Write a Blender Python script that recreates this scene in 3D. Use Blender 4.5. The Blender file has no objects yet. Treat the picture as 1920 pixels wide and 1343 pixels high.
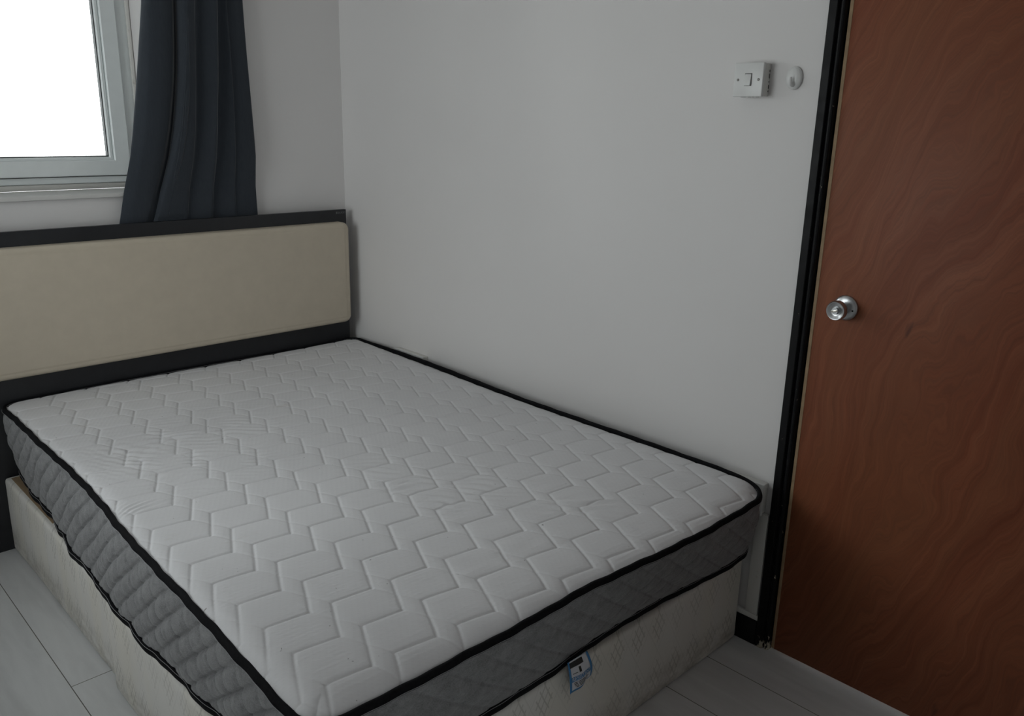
import bpy, bmesh, math, random
from mathutils import Vector, Matrix, noise
import numpy as np

# ------------------------------------------------------------------ camera, light, exposure
scene = bpy.context.scene
COL = scene.collection
CAM_POS = (-2.0918, -3.2175, 1.518)
YAW, PITCH, ROLL, FPX = 0.7754, -0.2793, 0.0219, 1565.8

fw = Vector((math.sin(YAW)*math.cos(PITCH), math.cos(YAW)*math.cos(PITCH), math.sin(PITCH)))
rt = Vector((math.cos(YAW), -math.sin(YAW), 0))
up = rt.cross(fw)
r2 = math.cos(ROLL)*rt + math.sin(ROLL)*up
u2 = -math.sin(ROLL)*rt + math.cos(ROLL)*up
cd = bpy.data.cameras.new('camera')
cam = bpy.data.objects.new('camera', cd)
COL.objects.link(cam)
M = Matrix((r2, u2, -fw)).transposed().to_4x4()
M.translation = CAM_POS
cam.matrix_world = M
cd.sensor_width = 36
cd.lens = FPX/1920*36
cd.clip_start = 0.02
scene.camera = cam

world = bpy.data.worlds.new('overcast_sky')
scene.world = world
world.use_nodes = True
wn = world.node_tree.nodes
bg = wn.get('Background') or wn.new('ShaderNodeBackground')
bg.inputs[0].default_value = (0.955, 0.985, 1.0, 1)
bg.inputs[1].default_value = 4.85

# window opening (used for the light portal too)
WX0, WX1, WZ0, WZ1, WYO = -2.15, -0.820, 1.235, 2.22, 0.30
pl = bpy.data.lights.new('window_portal', 'AREA')
pl.shape = 'RECTANGLE'; pl.size = WX1-WX0; pl.size_y = WZ1-WZ0
pl.cycles.is_portal = True
po = bpy.data.objects.new('window_portal', pl)
COL.objects.link(po)
po.location = ((WX0+WX1)/2, 0.29, (WZ0+WZ1)/2)
po.rotation_euler = (math.radians(-90), 0, 0)
# unseen window added in the left wall for more light, and its portal
LY0, LY1, LZ0, LZ1 = -1.65, -0.40, 0.80, 2.10
RX, RY, RZ = -2.58, -3.55, 2.42          # left wall x, front wall y, ceiling
pl2 = bpy.data.lights.new('side_fill_portal', 'AREA')
pl2.shape = 'RECTANGLE'; pl2.size = LZ1-LZ0; pl2.size_y = LY1-LY0
pl2.cycles.is_portal = True
po2 = bpy.data.objects.new('side_fill_portal', pl2)
COL.objects.link(po2)
po2.location = (RX-.11, (LY0+LY1)/2, (LZ0+LZ1)/2)
po2.rotation_euler = (0, math.radians(-90), 0)

# unseen glazed opening added low in the front wall as fill light
FX0, FX1, FZ0, FZ1 = -2.42, -1.98, 0.20, 1.20
pl3 = bpy.data.lights.new('front_fill_portal', 'AREA')
pl3.shape = 'RECTANGLE'; pl3.size = FX1-FX0; pl3.size_y = FZ1-FZ0
pl3.cycles.is_portal = True
po3 = bpy.data.objects.new('front_fill_portal', pl3)
COL.objects.link(po3)
po3.location = ((FX0+FX1)/2, RY-.11, (FZ0+FZ1)/2)
po3.rotation_euler = (math.radians(90), 0, 0)

scene.view_settings.view_transform = 'Standard'
scene.view_settings.look = 'None'
scene.view_settings.gamma = 1
scene.view_settings.use_curve_mapping = False
scene.view_settings.exposure = 0.0

# ------------------------------------------------------------------ node helpers
class NT:
    def __init__(s, name, rough=0.6, spec=0.5, metal=0.0, coat=0.0):
        s.m = bpy.data.materials.new(name); s.m.use_nodes = True
        s.t = s.m.node_tree
        s.b = s.t.nodes['Principled BSDF']
        s.b.inputs['Roughness'].default_value = rough
        s.b.inputs['Specular IOR Level'].default_value = spec
        s.b.inputs['Metallic'].default_value = metal
        s.b.inputs['Coat Weight'].default_value = coat
        s.tc = s.t.nodes.new('ShaderNodeTexCoord')
    def link(s, a, b): s.t.links.new(a, b)
    def put(s, sock, v):
        if isinstance(v, (int, float)): sock.default_value = v
        elif isinstance(v, (tuple, list)):
            sock.default_value = tuple(v) + ((1,) if len(v) == 3 and sock.type == 'RGBA' else ())
        else: s.link(v, sock)
    def obj(s): return s.tc.outputs['Object']
    def mapping(s, scale=(1,1,1), rot=(0,0,0), loc=(0,0,0), v=None):
        n = s.t.nodes.new('ShaderNodeMapping')
        n.inputs['Scale'].default_value = scale; n.inputs['Rotation'].default_value = rot
        n.inputs['Location'].default_value = loc
        s.link(v or s.obj(), n.inputs['Vector']); return n.outputs[0]
    def noise(s, v, scale, detail=3, rough=0.5, dist=0.0):
        n = s.t.nodes.new('ShaderNodeTexNoise')
        n.inputs['Scale'].default_value = scale; n.inputs['Detail'].default_value = detail
        n.inputs['Roughness'].default_value = rough; n.inputs['Distortion'].default_value = dist
        if v is not None: s.link(v, n.inputs['Vector'])
        return n.outputs['Fac']
    def noisec(s, v, scale, detail=2):
        n = s.t.nodes.new('ShaderNodeTexNoise')
        n.inputs['Scale'].default_value = scale; n.inputs['Detail'].default_value = detail
        s.link(v, n.inputs['Vector']); return n.outputs['Color']
    def math(s, op, a, b=None, c=None):
        n = s.t.nodes.new('ShaderNodeMath'); n.operation = op
        s.put(n.inputs[0], a)
        if b is not None: s.put(n.inputs[1], b)
        if c is not None: s.put(n.inputs[2], c)
        return n.outputs[0]
    def ramp(s, f, stops, interp='LINEAR'):
        n = s.t.nodes.new('ShaderNodeValToRGB'); n.color_ramp.interpolation = interp
        e = n.color_ramp.elements
        while len(e) < len(stops): e.new(0.5)
        for k, (p, c) in enumerate(stops):
            e[k].position = p
            e[k].color = (c, c, c, 1) if isinstance(c, (int, float)) else tuple(c) + (1,)
        s.link(f, n.inputs[0]); return n.outputs[0]
    def mix(s, f, a, b, mode='MIX'):
        n = s.t.nodes.new('ShaderNodeMix'); n.data_type = 'RGBA'; n.blend_type = mode
        s.put(n.inputs[0], f); s.put(n.inputs[6], a); s.put(n.inputs[7], b)
        return n.outputs[2]
    def sep(s, v):
        n = s.t.nodes.new('ShaderNodeSeparateXYZ'); s.link(v, n.inputs[0]); return n.outputs
    def comb(s, x, y, z):
        n = s.t.nodes.new('ShaderNodeCombineXYZ')
        s.put(n.inputs[0], x); s.put(n.inputs[1], y); s.put(n.inputs[2], z); return n.outputs[0]
    def bump(s, h, strength=0.3, dist=0.002):
        n = s.t.nodes.new('ShaderNodeBump')
        n.inputs['Strength'].default_value = strength; n.inputs['Distance'].default_value = dist
        s.link(h, n.inputs['Height']); s.link(n.outputs[0], s.b.inputs['Normal'])
    def color(s, c): s.put(s.b.inputs['Base Color'], c)

# ------------------------------------------------------------------ materials
def mat_wall():
    t = NT('white_wall_paint', 0.55, 0.3)
    n = t.noise(t.obj(), 1.3, 3)
    n2 = t.noise(t.mapping((3, 3, .6)), 3.0, 4, .6)
    c = t.ramp(n, [(0.3, (.745, .725, .718)), (0.7, (.775, .757, .752))])
    c = t.mix(t.math('MULTIPLY', n2, .12), c, (.73, .72, .70))
    t.color(c)
    h = t.math('ADD', t.noise(t.obj(), 60, 4, .6), t.math('MULTIPLY', t.noise(t.obj(), 7, 3), 6.0))
    t.bump(h, .25, .0012)
    return t.m
def mat_plain(name, col, rough=.5, spec=.5, metal=0, coat=0, bump=None, vary=.06):
    t = NT(name, rough, spec, metal, coat)
    n = t.noise(t.obj(), 22, 4, .6)
    lo = tuple(max(0, x*(1-vary)) for x in col); hi = tuple(min(1, x*(1+vary)) for x in col)
    t.color(t.ramp(n, [(.3, lo), (.7, hi)]))
    if bump: t.bump(t.noise(t.obj(), bump[0], 4, .6), bump[1], bump[2])
    return t.m
def mat_floor():
    t = NT('pale_laminate', .38, .45)
    x, y, z = t.sep(t.obj())
    u = t.math('DIVIDE', t.math('ADD', x, .1707), .2015)
    row = t.math('FLOOR', u); fu = t.math('FRACT', u)
    du = t.math('MULTIPLY', t.math('MINIMUM', fu, t.math('SUBTRACT', 1.0, fu)), .2015)
    off = t.math('ADD', t.math('MULTIPLY', t.math('ADD', row, 7.0), .70), 1.0048)
    v = t.math('DIVIDE', t.math('ADD', y, off), 1.285)
    fv = t.math('FRACT', v); plank = t.math('FLOOR', v)
    dv = t.math('MULTIPLY', t.math('MINIMUM', fv, t.math('SUBTRACT', 1.0, fv)), 1.285)
    d = t.math('MINIMUM', du, dv)
    groove = t.math('LESS_THAN', d, .0012)
    wv = t.t.nodes.new('ShaderNodeTexWhiteNoise'); wv.noise_dimensions = '2D'
    t.link(t.comb(row, plank, 0.0), wv.inputs['Vector'])
    sh = wv.outputs['Value']
    vec = t.comb(t.math('MULTIPLY', x, 9.0), t.math('ADD', t.math('MULTIPLY', y, 1.2), t.math('MULTIPLY', sh, 30.0)), 0.0)
    g = t.noise(vec, 2.2, 6, .62, .6)
    g2 = t.noise(vec, .7, 3, .5, 1.0)
    c = t.ramp(g, [(.32, (.72, .73, .735)), (.55, (.80, .81, .815)), (.75, (.83, .84, .845))])
    c = t.mix(t.ramp(g2, [(.5, 0.0), (.78, .5)]), c, (.56, .555, .56))
    c = t.mix(t.math('MULTIPLY', sh, .25), c, (.68, .68, .675))
    c = t.mix(groove, c, (.13, .125, .11))
    t.color(c)
    t.bump(t.math('ADD', t.math('MULTIPLY', g, .15), t.math('SUBTRACT', 1.0, groove)), .35, .001)
    return t.m
def mat_wood_door():
    t = NT('brown_veneer', .46, .22)
    x, y, z = t.sep(t.obj())
    # large flowing figure: leaning bands in the middle, swirls above, flecks below
    warp = t.noise(t.comb(0.0, t.math('MULTIPLY', y, 2.2), t.math('MULTIPLY', z, 1.0)), 1.6, 3, .5)
    warp2 = t.noise(t.comb(3.0, t.math('MULTIPLY', y, 5.5), t.math('MULTIPLY', z, 2.6)), 1.7, 4, .55, .9)
    dz_ = t.math('SUBTRACT', z, .80)
    bend = t.math('MULTIPLY', t.math('MULTIPLY', t.math('POWER', t.math('ABSOLUTE', dz_), 1.5), t.math('SIGN', dz_)), .42)
    s = t.math('ADD', t.math('ADD', y, bend), t.math('MULTIPLY', warp, .34))
    s = t.math('ADD', s, t.math('MULTIPLY', warp2, .045))
    line = t.noise(t.comb(t.math('MULTIPLY', s, 34.0), t.math('MULTIPLY', z, 1.1), 0.0), 1.0, 6, .68)
    fine = t.noise(t.comb(t.math('MULTIPLY', s, 260.0), t.math('MULTIPLY', z, 7.0), 1.0), 1.0, 3, .6)
    broad = t.noise(t.comb(t.math('MULTIPLY', s, 6.0), t.math('MULTIPLY', z, .9), 5.0), 1.0, 4, .55)
    c = t.ramp(line, [(.30, (.165, .042, .019)), (.5, (.222, .067, .032)), (.70, (.285, .098, .048))])
    c = t.mix(t.ramp(broad, [(.35, 0.0), (.7, .6)]), c, (.225, .086, .040))
    c = t.mix(t.math('MULTIPLY', t.ramp(fine, [(.42, 0.0), (.7, 1.0)]), .3), c, (.10, .042, .026))
    # knots and short dark flecks
    fl = t.noise(t.comb(0.0, t.math('MULTIPLY', t.math('ADD', y, t.math('MULTIPLY', z, .25)), 26.0), t.math('MULTIPLY', z, 8.0)), 1.0, 2, .4)
    c = t.mix(t.ramp(fl, [(.74, 0.0), (.80, .6)]), c, (.075, .028, .02))
    t.color(c)
    t.put(t.b.inputs['Roughness'], t.ramp(line, [(.3, .52), (.7, .42)]))
    t.bump(t.math('ADD', fine, line), .12, .0005)
    return t.m
def mat_black_gloss():
    t = NT('chipped_black_paint', .5, .16)
    v = t.mapping((1, 1, .55))
    a = t.noise(v, 55, 5, .75); b = t.noise(t.obj(), 4.5, 2)
    x, y, z = t.sep(t.obj())
    foot = t.math('MULTIPLY', t.ramp(z, [(0.0, .24), (.014, .17), (.06, 0.0)]), t.math('LESS_THAN', y, -2.180))
    m = t.ramp(t.math('ADD', t.math('ADD', a, t.math('MULTIPLY', b, .22)), foot), [(.792, 0.0), (.800, 1.0)])
    t.color(t.mix(m, (.0065, .0065, .0072), (.42, .38, .30)))
    t.put(t.b.inputs['Roughness'], t.ramp(t.noise(t.obj(), 30, 4), [(.3, .38), (.7, .55)]))
    t.bump(t.math('SUBTRACT', t.noise(t.obj(), 120, 4, .7), m), .35, .0012)
    return t.m
def mat_mattress_top():
    t = NT('quilted_knit', .85, .25)
    x, y, z = t.sep(t.obj())
    # knit: rows of little dimples running across the bed
    r = t.math('MULTIPLY', t.math('ADD', y, t.math('MULTIPLY', x, .06)), 2*math.pi/.0125)
    q = t.math('MULTIPLY', x, 2*math.pi/.0145)
    kn = t.math('MULTIPLY', t.math('SINE', r), t.math('SINE', t.math('ADD', q, t.math('MULTIPLY', r, .5))))
    rows = t.math('MULTIPLY', t.math('SINE', r), t.ramp(t.noise(t.mapping((60, 60, 60)), 1.0, 1), [(.3, .4), (.7, 1.0)]))
    big = t.noise(t.obj(), 2.3, 3, .5); mid = t.noise(t.obj(), 9, 4, .6)
    c = t.ramp(big, [(.3, (.685, .68, .695)), (.7, (.735, .73, .745))])
    c = t.mix(t.math('MULTIPLY', mid, .12), c, (.56, .55, .54))
    # faint yellowish-brown marks and tiny specks
    st = t.noise(t.mapping((1, 2.2, 1), (0, 0, .5)), 5.5, 4, .6)
    c = t.mix(t.ramp(st, [(.66, 0.0), (.80, .35)]), c, (.47, .40, .36))
    sp = t.noise(t.obj(), 95, 1, .4)
    c = t.mix(t.ramp(sp, [(.80, 0.0), (.82, .7)]), c, (.12, .10, .09))
    c = t.mix(t.math('MULTIPLY', t.ramp(t.math('MULTIPLY', kn, -1.0), [(.3, 0.0), (.9, 1.0)]), .06), c, (.40, .40, .42))
    t.color(c)
    t.b.inputs['Sheen Weight'].default_value = .15
    h = t.math('ADD', t.math('MULTIPLY', kn, -.28), t.math('ADD', t.math('MULTIPLY', rows, .5), t.math('MULTIPLY', t.noise(t.obj(), 260, 2), .5)))
    t.bump(h, .38, .0008)
    return t.m
def mat_melange(name, dark, light):
    t = NT(name, .9, .2)
    a = t.noise(t.mapping((1, 1, 1.6)), 330, 3, .75); b = t.noise(t.mapping((1, 1, 1.0)), 38, 4, .65)
    f = t.math('ADD', t.math('MULTIPLY', a, .6), t.math('MULTIPLY', b, .4))
    t.color(t.ramp(f, [(.36, dark), (.64, light)]))
    t.b.inputs['Sheen Weight'].default_value = .2
    t.bump(a, .3, .0006)
    return t.m
def mat_webbing():
    t = NT('black_binding_tape', .85, .12)
    t.color(t.ramp(t.noise(t.obj(), 160, 3), [(.3, (.005, .005, .006)), (.7, (.009, .009, .0105))]))
    t.bump(t.noise(t.obj(), 500, 2), .3, .0006)
    return t.m
def mat_divan():
    """ivory damask: faint diamond lattice with little gridded diamonds, dirty along the floor"""
    t = NT('ivory_damask', .62, .4)
    x, y, z = t.sep(t.obj())
    s = t.math('SUBTRACT', x, y)                      # runs on around the corner
    wob = t.math('MULTIPLY', t.math('SUBTRACT', t.noise(t.obj(), 6, 2), .5), .02)
    s = t.math('ADD', s, wob)
    a = t.math('DIVIDE', t.math('ADD', s, t.math('MULTIPLY', z, .57)), .088)
    b = t.math('DIVIDE', t.math('SUBTRACT', s, t.math('MULTIPLY', z, .57)), .088)
    fa, fb = t.math('FRACT', a), t.math('FRACT', b)
    ea = t.math('MINIMUM', fa, t.math('SUBTRACT', 1.0, fa)); eb = t.math('MINIMUM', fb, t.math('SUBTRACT', 1.0, fb))
    lat = t.math('LESS_THAN', t.math('MINIMUM', ea, eb), .02)
    par = t.math('FRACT', t.math('MULTIPLY', t.math('ADD', t.math('FLOOR', a), t.math('FLOOR', b)), .5))
    cell = t.math('GREATER_THAN', par, .25)
    ga = t.math('FRACT', t.math('MULTIPLY', fa, 4.0)); gz = t.math('FRACT', t.math('MULTIPLY', fb, 4.0))
    grid = t.math('MAXIMUM', t.math('LESS_THAN', ga, .2), t.math('LESS_THAN', gz, .2))
    grid = t.math('MULTIPLY', grid, cell)
    inner = t.math('GREATER_THAN', t.math('MINIMUM', ea, eb), .12)
    grid = t.math('MULTIPLY', grid, inner)
    pat = t.math('MULTIPLY', t.math('ADD', t.math('MULTIPLY', lat, .12), t.math('MULTIPLY', grid, .34)), t.ramp(t.noise(t.obj(), 5.0, 1), [(.38, .55), (.58, 1.0)]))
    n = t.noise(t.obj(), 3.5, 3)
    c = t.ramp(n, [(.3, (.68, .66, .62)), (.7, (.75, .735, .70))])
    st = t.noise(t.comb(t.math('MULTIPLY', s, 9.0), 0.0, t.math('MULTIPLY', z, 1.2)), 1.0, 1)
    c = t.mix(t.ramp(st, [(.45, 0.0), (.6, .35)]), c, (.74, .70, .60))
    c = t.mix(pat, c, (.20, .19, .15))
    # grime
    g = t.noise(t.mapping((1, 1, 2)), 11, 6, .7)
    low = t.ramp(z, [(0.0, 1.0), (.05, .55), (.11, 0.0)])
    gm = t.math('MULTIPLY', low, t.ramp(g, [(.38, 0.0), (.68, .8)]))
    c = t.mix(gm, c, (.17, .145, .11))
    t.color(c)
    t.bump(t.math('SUBTRACT', t.noise(t.obj(), 240, 2), pat), .3, .0008)
    return t.m
def mat_curtain():
    t = NT('charcoal_curtain_cloth', .82, .25)
    n = t.noise(t.mapping((6, 6, 1)), 30, 3)
    t.color(t.ramp(n, [(.3, (.030, .037, .047)), (.7, (.037, .044, .055))]))
    t.b.inputs['Sheen Weight'].default_value = .22
    t.b.inputs['Sheen Roughness'].default_value = .45
    t.bump(t.noise(t.obj(), 420, 2), .25, .0006)
    return t.m
def mat_glass():
    m = bpy.data.materials.new('window_glass'); m.use_nodes = True
    t = m.node_tree; t.nodes.clear()
    o = t.nodes.new('ShaderNodeOutputMaterial'); mx = t.nodes.new('ShaderNodeMixShader')
    tr = t.nodes.new('ShaderNodeBsdfTransparent'); gl = t.nodes.new('ShaderNodeBsdfGlossy')
    fr = t.nodes.new('ShaderNodeFresnel'); fr.inputs[0].default_value = 1.45
    gl.inputs['Roughness'].default_value = .02
    tr.inputs[0].default_value = (.97, .985, .98, 1)
    t.links.new(fr.outputs[0], mx.inputs[0]); t.links.new(tr.outputs[0], mx.inputs[1])
    t.links.new(gl.outputs[0], mx.inputs[2]); t.links.new(mx.outputs[0], o.inputs[0])
    return m
def mat_brushed():
    t = NT('brushed_steel', .3, .5, 1.0)
    n = t.noise(t.mapping((400, 20, 20)), 2, 2)
    t.color(t.ramp(n, [(.3, (.46, .47, .48)), (.7, (.58, .59, .60))]))
    t.bump(n, .06, .0003)
    return t.m
def mat_dirty_white(name='aged_white_plastic', col=(.68, .67, .64), rough=.32):
    t = NT(name, rough, .5)
    n = t.noise(t.obj(), 34, 5, .7)
    t.color(t.mix(t.ramp(n, [(.60, 0.0), (.78, .55)]), col, (.34, .30, .22)))
    t.bump(t.noise(t.obj(), 90, 2), .05, .0004)
    return t.m

W_WALL = mat_wall(); W_FLOOR = mat_floor(); W_DOOR = mat_wood_door(); W_BLACK = mat_black_gloss()
W_CEIL = mat_plain('ceiling_paint', (.84, .83, .81), .7, .2, bump=(40, .1, .001))
W_TOP = mat_mattress_top()
W_GREY = mat_melange('grey_melange_cloth', (.135, .135, .14), (.30, .30, .305))
W_TAPE = mat_webbing()
W_STITCH = mat_plain('grey_thread', (.30, .30, .31), .7)
W_DIVAN = mat_divan()
W_PLY = mat_plain('bare_plywood', (.33, .24, .15), .7, .2, bump=(80, .2, .001))
W_CURT = mat_curtain(); W_GLASS = mat_glass()
W_PVC = mat_plain('white_pvc', (.82, .86, .86), .28, .5, vary=.02)
W_GASKET = mat_plain('dark_gasket', (.03, .035, .035), .6)
W_SILL = mat_plain('gloss_white_sill', (.68, .67, .65), .22, .5, vary=.03)
W_BOARD = mat_plain('black_ash_board', (.016, .017, .020), .42, .45, vary=.15, bump=(90, .15, .0006))
W_CREAM = mat_plain('cream_leatherette', (.59, .52, .415), .42, .4, vary=.03, bump=(380, .22, .0005))
W_PLASTIC = mat_dirty_white(); W_PLAST2 = mat_plain('white_switch_plastic', (.70, .70, .69), .3, .5, vary=.02)
W_SCREW = mat_plain('dull_screw_metal', (.16, .15, .14), .4, .5, .8)
W_STEEL = mat_brushed(); W_BRIGHT = mat_plain('bright_brass_steel', (.72, .68, .60), .2, .5, 1.0)
W_DARK = mat_plain('dark_recess', (.01, .01, .01), .8, .2)
W_EDGE = mat_plain('pale_door_edge', (.36, .25, .15), .6, .3, vary=.2)
W_WHITEWOOD = mat_dirty_white('chipped_white_gloss', (.68, .67, .64), .35)

# ------------------------------------------------------------------ mesh helpers
def link(name, me, mat=None, parent=None, smooth=False):
    o = bpy.data.objects.new(name, me); COL.objects.link(o)
    if mat is not None:
        for m in (mat if isinstance(mat, (list, tuple)) else [mat]): me.materials.append(m)
    if smooth:
        me.polygons.foreach_set('use_smooth', [True]*len(me.polygons))
    if parent: o.parent = parent
    return o
def frombm(name, bm, mat, parent=None, smooth=False, auto=None):
    me = bpy.data.meshes.new(name); bmesh.ops.recalc_face_normals(bm, faces=bm.faces[:])
    bm.to_mesh(me); bm.free()
    o = link(name, me, mat, parent, smooth or auto is not None)
    if auto is not None:
        try: me.set_sharp_from_angle(angle=math.radians(auto))
        except Exception: pass
    return o
def box(bm, lo, hi, bevel=0.0, seg=2):
    g = bmesh.ops.create_cube(bm, size=1.0)
    vs = g['verts']
    for v in vs:
        v.co = Vector([(lo[i]+hi[i])/2 + v.co[i]*(hi[i]-lo[i]) for i in range(3)])
    if bevel > 0:
        es = list({e for v in vs for e in v.link_edges})
        bmesh.ops.bevel(bm, geom=es, offset=bevel, segments=seg, profile=.5, affect='EDGES')
def boxobj(name, lo, hi, mat, parent=None, bevel=0.0, seg=2):
    bm = bmesh.new(); box(bm, lo, hi, bevel, seg)
    return frombm(name, bm, mat, parent, auto=35 if bevel else None)
def lathe(bm, prof, n=48, M=Matrix.Identity(4)):
    rings = []
    for (r, h) in prof:
        if r < 1e-6: rings.append([bm.verts.new(M @ Vector((0, 0, h)))])
        else: rings.append([bm.verts.new(M @ Vector((r*math.cos(2*math.pi*k/n), r*math.sin(2*math.pi*k/n), h))) for k in range(n)])
    for a, b in zip(rings, rings[1:]):
        for k in range(n):
            k2 = (k+1) % n
            if len(a) == 1 and len(b) > 1: bm.faces.new((a[0], b[k], b[k2]))
            elif len(b) == 1 and len(a) > 1: bm.faces.new((a[k], b[0], a[k2]))
            elif len(a) > 1: bm.faces.new((a[k], b[k], b[k2], a[k2]))
def tube(bm, pts, rad, n=10, caps=True, closed=False):
    pts = [Vector(p) for p in pts]; N = len(pts); rings = []
    prev = None
    for i, p in enumerate(pts):
        if closed: d = pts[(i+1) % N]-pts[i-1]
        else: d = pts[min(i+1, N-1)]-pts[max(i-1, 0)]
        d.normalize()
        ref = Vector((0, 0, 1)) if abs(d.z) < .9 else Vector((1, 0, 0))
        a = d.cross(ref).normalized(); b = a.cross(d)
        if prev is not None and a.dot(prev) < 0: a, b = -a, -b
        prev = a
        r = rad[i] if isinstance(rad, (list, tuple)) else rad
        rings.append([bm.verts.new(p + a*r*math.cos(2*math.pi*k/n) + b*r*math.sin(2*math.pi*k/n)) for k in range(n)])
    for i in range(N if closed else N-1):
        A, B = rings[i], rings[(i+1) % N]
        for k in range(n): bm.faces.new((A[k], A[(k+1) % n], B[(k+1) % n], B[k]))
    if caps and not closed:
        bm.faces.new(rings[0][::-1]); bm.faces.new(rings[-1])
def gridmesh(name, P, mat, parent=None, closed_u=False, smooth=True, flip=False):
    """P: array (nu, nv, 3)"""
    nu, nv = P.shape[:2]
    idx = np.arange(nu*nv).reshape(nu, nv)
    if closed_u: idx = np.vstack([idx, idx[:1]])
    a = idx[:-1, :-1].ravel(); b = idx[1:, :-1].ravel(); c = idx[1:, 1:].ravel(); d = idx[:-1, 1:].ravel()
    F = np.stack([a, b, c, d] if not flip else [a, d, c, b], 1).astype(np.int32)
    me = bpy.data.meshes.new(name)
    me.vertices.add(nu*nv); me.vertices.foreach_set('co', P.reshape(-1).astype(np.float32))
    me.loops.add(F.size); me.loops.foreach_set('vertex_index', F.ravel())
    me.polygons.add(len(F)); me.polygons.foreach_set('loop_start', np.arange(0, F.size, 4, dtype=np.int32))
    me.update(calc_edges=True); me.validate()
    return link(name, me, mat, parent, smooth)
def thing(name, label, cat, loc=(0, 0, 0), group=None):
    o = bpy.data.objects.new(name, None); COL.objects.link(o); o.location = (0, 0, 0)
    o.empty_display_size = .1
    o['label'] = label; o['category'] = cat
    if group: o['group'] = group
    return o
def struct(o, label=None):
    o['kind'] = 'structure'
    if label: o['label'] = label
    return o
def tag(o, label, cat, group=None):
    o['label'] = label; o['category'] = cat
    if group: o['group'] = group
    return o

# ------------------------------------------------------------------ room shell
RX, RY, RZ = -2.80, -3.75, 2.42           # left wall x, front wall y, ceiling
T = .12
DY0, DY1, DZ = -2.2215, -2.990, 2.0      # door leaf edges, height
struct(boxobj('floor', (RX-T, RY-T, -.1), (T, .32, 0), W_FLOOR))
struct(boxobj('ceiling', (RX-T, RY-T, RZ), (T, .32, RZ+.1), W_CEIL))
bm = bmesh.new()   # back wall around the window opening
box(bm, (RX-T, 0, 0), (WX0, .30, RZ)); box(bm, (WX1, 0, 0), (T, .30, RZ))
box(bm, (WX0, 0, 0), (WX1, .30, WZ0-.022)); box(bm, (WX0, 0, WZ1), (WX1, .30, RZ))
struct(frombm('wall_back', bm, W_WALL))
bm = bmesh.new()   # right wall around the doorway
OY0, OY1, OZ = -2.2, -3.012, 2.022
box(bm, (0, OY0, 0), (T, 0, RZ)); box(bm, (0, RY-T, 0), (T, OY1, RZ)); box(bm, (0, OY1, OZ), (T, OY0, RZ))
struct(frombm('wall_right', bm, W_WALL))
bm = bmesh.new()   # left wall around the added side window
box(bm, (RX-T, RY, 0), (RX, LY0, RZ)); box(bm, (RX-T, LY1, 0), (RX, 0, RZ))
box(bm, (RX-T, LY0, 0), (RX, LY1, LZ0)); box(bm, (RX-T, LY0, LZ1), (RX, LY1, RZ))
struct(frombm('wall_left', bm, W_WALL))
bm = bmesh.new()   # front wall around the low window added for fill light
box(bm, (RX, RY-T, 0), (FX0, RY, RZ)); box(bm, (FX1, RY-T, 0), (0, RY, RZ))
box(bm, (FX0, RY-T, 0), (FX1, RY, FZ0)); box(bm, (FX0, RY-T, FZ1), (FX1, RY, RZ))
struct(frombm('wall_front', bm, W_WALL))

# skirting: black lower board with a white painted moulding on top
struct(boxobj('baseboard_right', (-.018, -2.1755, 0), (0, 0, .080), W_BLACK, bevel=.002), 'glossy black skirting board along the right wall, ending at the door frame')
bm = bmesh.new()
box(bm, (-.0145, -2.1755, .0805), (0, 0, .098), .003)
struct(frombm('trim_1', bm, W_WHITEWOOD, auto=35), 'white painted moulding on top of the black skirting')
struct(boxobj('baseboard_left', (RX, RY, 0), (RX+.018, 0, .09), W_BLACK, bevel=.002))
struct(boxobj('baseboard_front', (RX+.02, RY, 0), (-.02, RY+.018, .09), W_BLACK, bevel=.002))
struct(boxobj('baseboard_back', (RX+.02, -.018, 0), (-.02, 0, .09), W_BLACK, bevel=.002))

# door frame: flat architrave, groove, rounded lining and the dark rebate
def frame_profile(bm, pts, y0s, z1):
    """pts (depth x, distance from the outer edge d); runs up the latch side, across the head, down the hinge side"""
    rings = []
    yo, yi = -2.1765, OY1-.0225
    for (px, d) in pts:
        rings.append([(px, yo-d, 0), (px, yo-d, z1-d), (px, yi+d, z1-d), (px, yi+d, 0)])
    V = [[bm.verts.new(c) for c in r] for r in rings]
    for a, b in zip(V, V[1:]):
        for k in range(3): bm.faces.new((a[k], a[k+1], b[k+1], b[k]))
prof = [(0, 0), (-.0165, 0), (-.018, .0015), (-.018, .0205), (-.0165, .0225), (-.009, .0235), (-.0065, .0255),
        (-.0095, .0275), (-.0125, .0300), (-.0130, .0340), (-.0118, .0375), (-.0085, .0398), (-.002, .0408), (.045, .0410), (.045, .060), (.10, .060)]
bm = bmesh.new(); frame_profile(bm, prof, None, 2.0455)
struct(frombm('trim_2', bm, W_BLACK, smooth=False), 'glossy black door frame with chipped paint')

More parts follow.
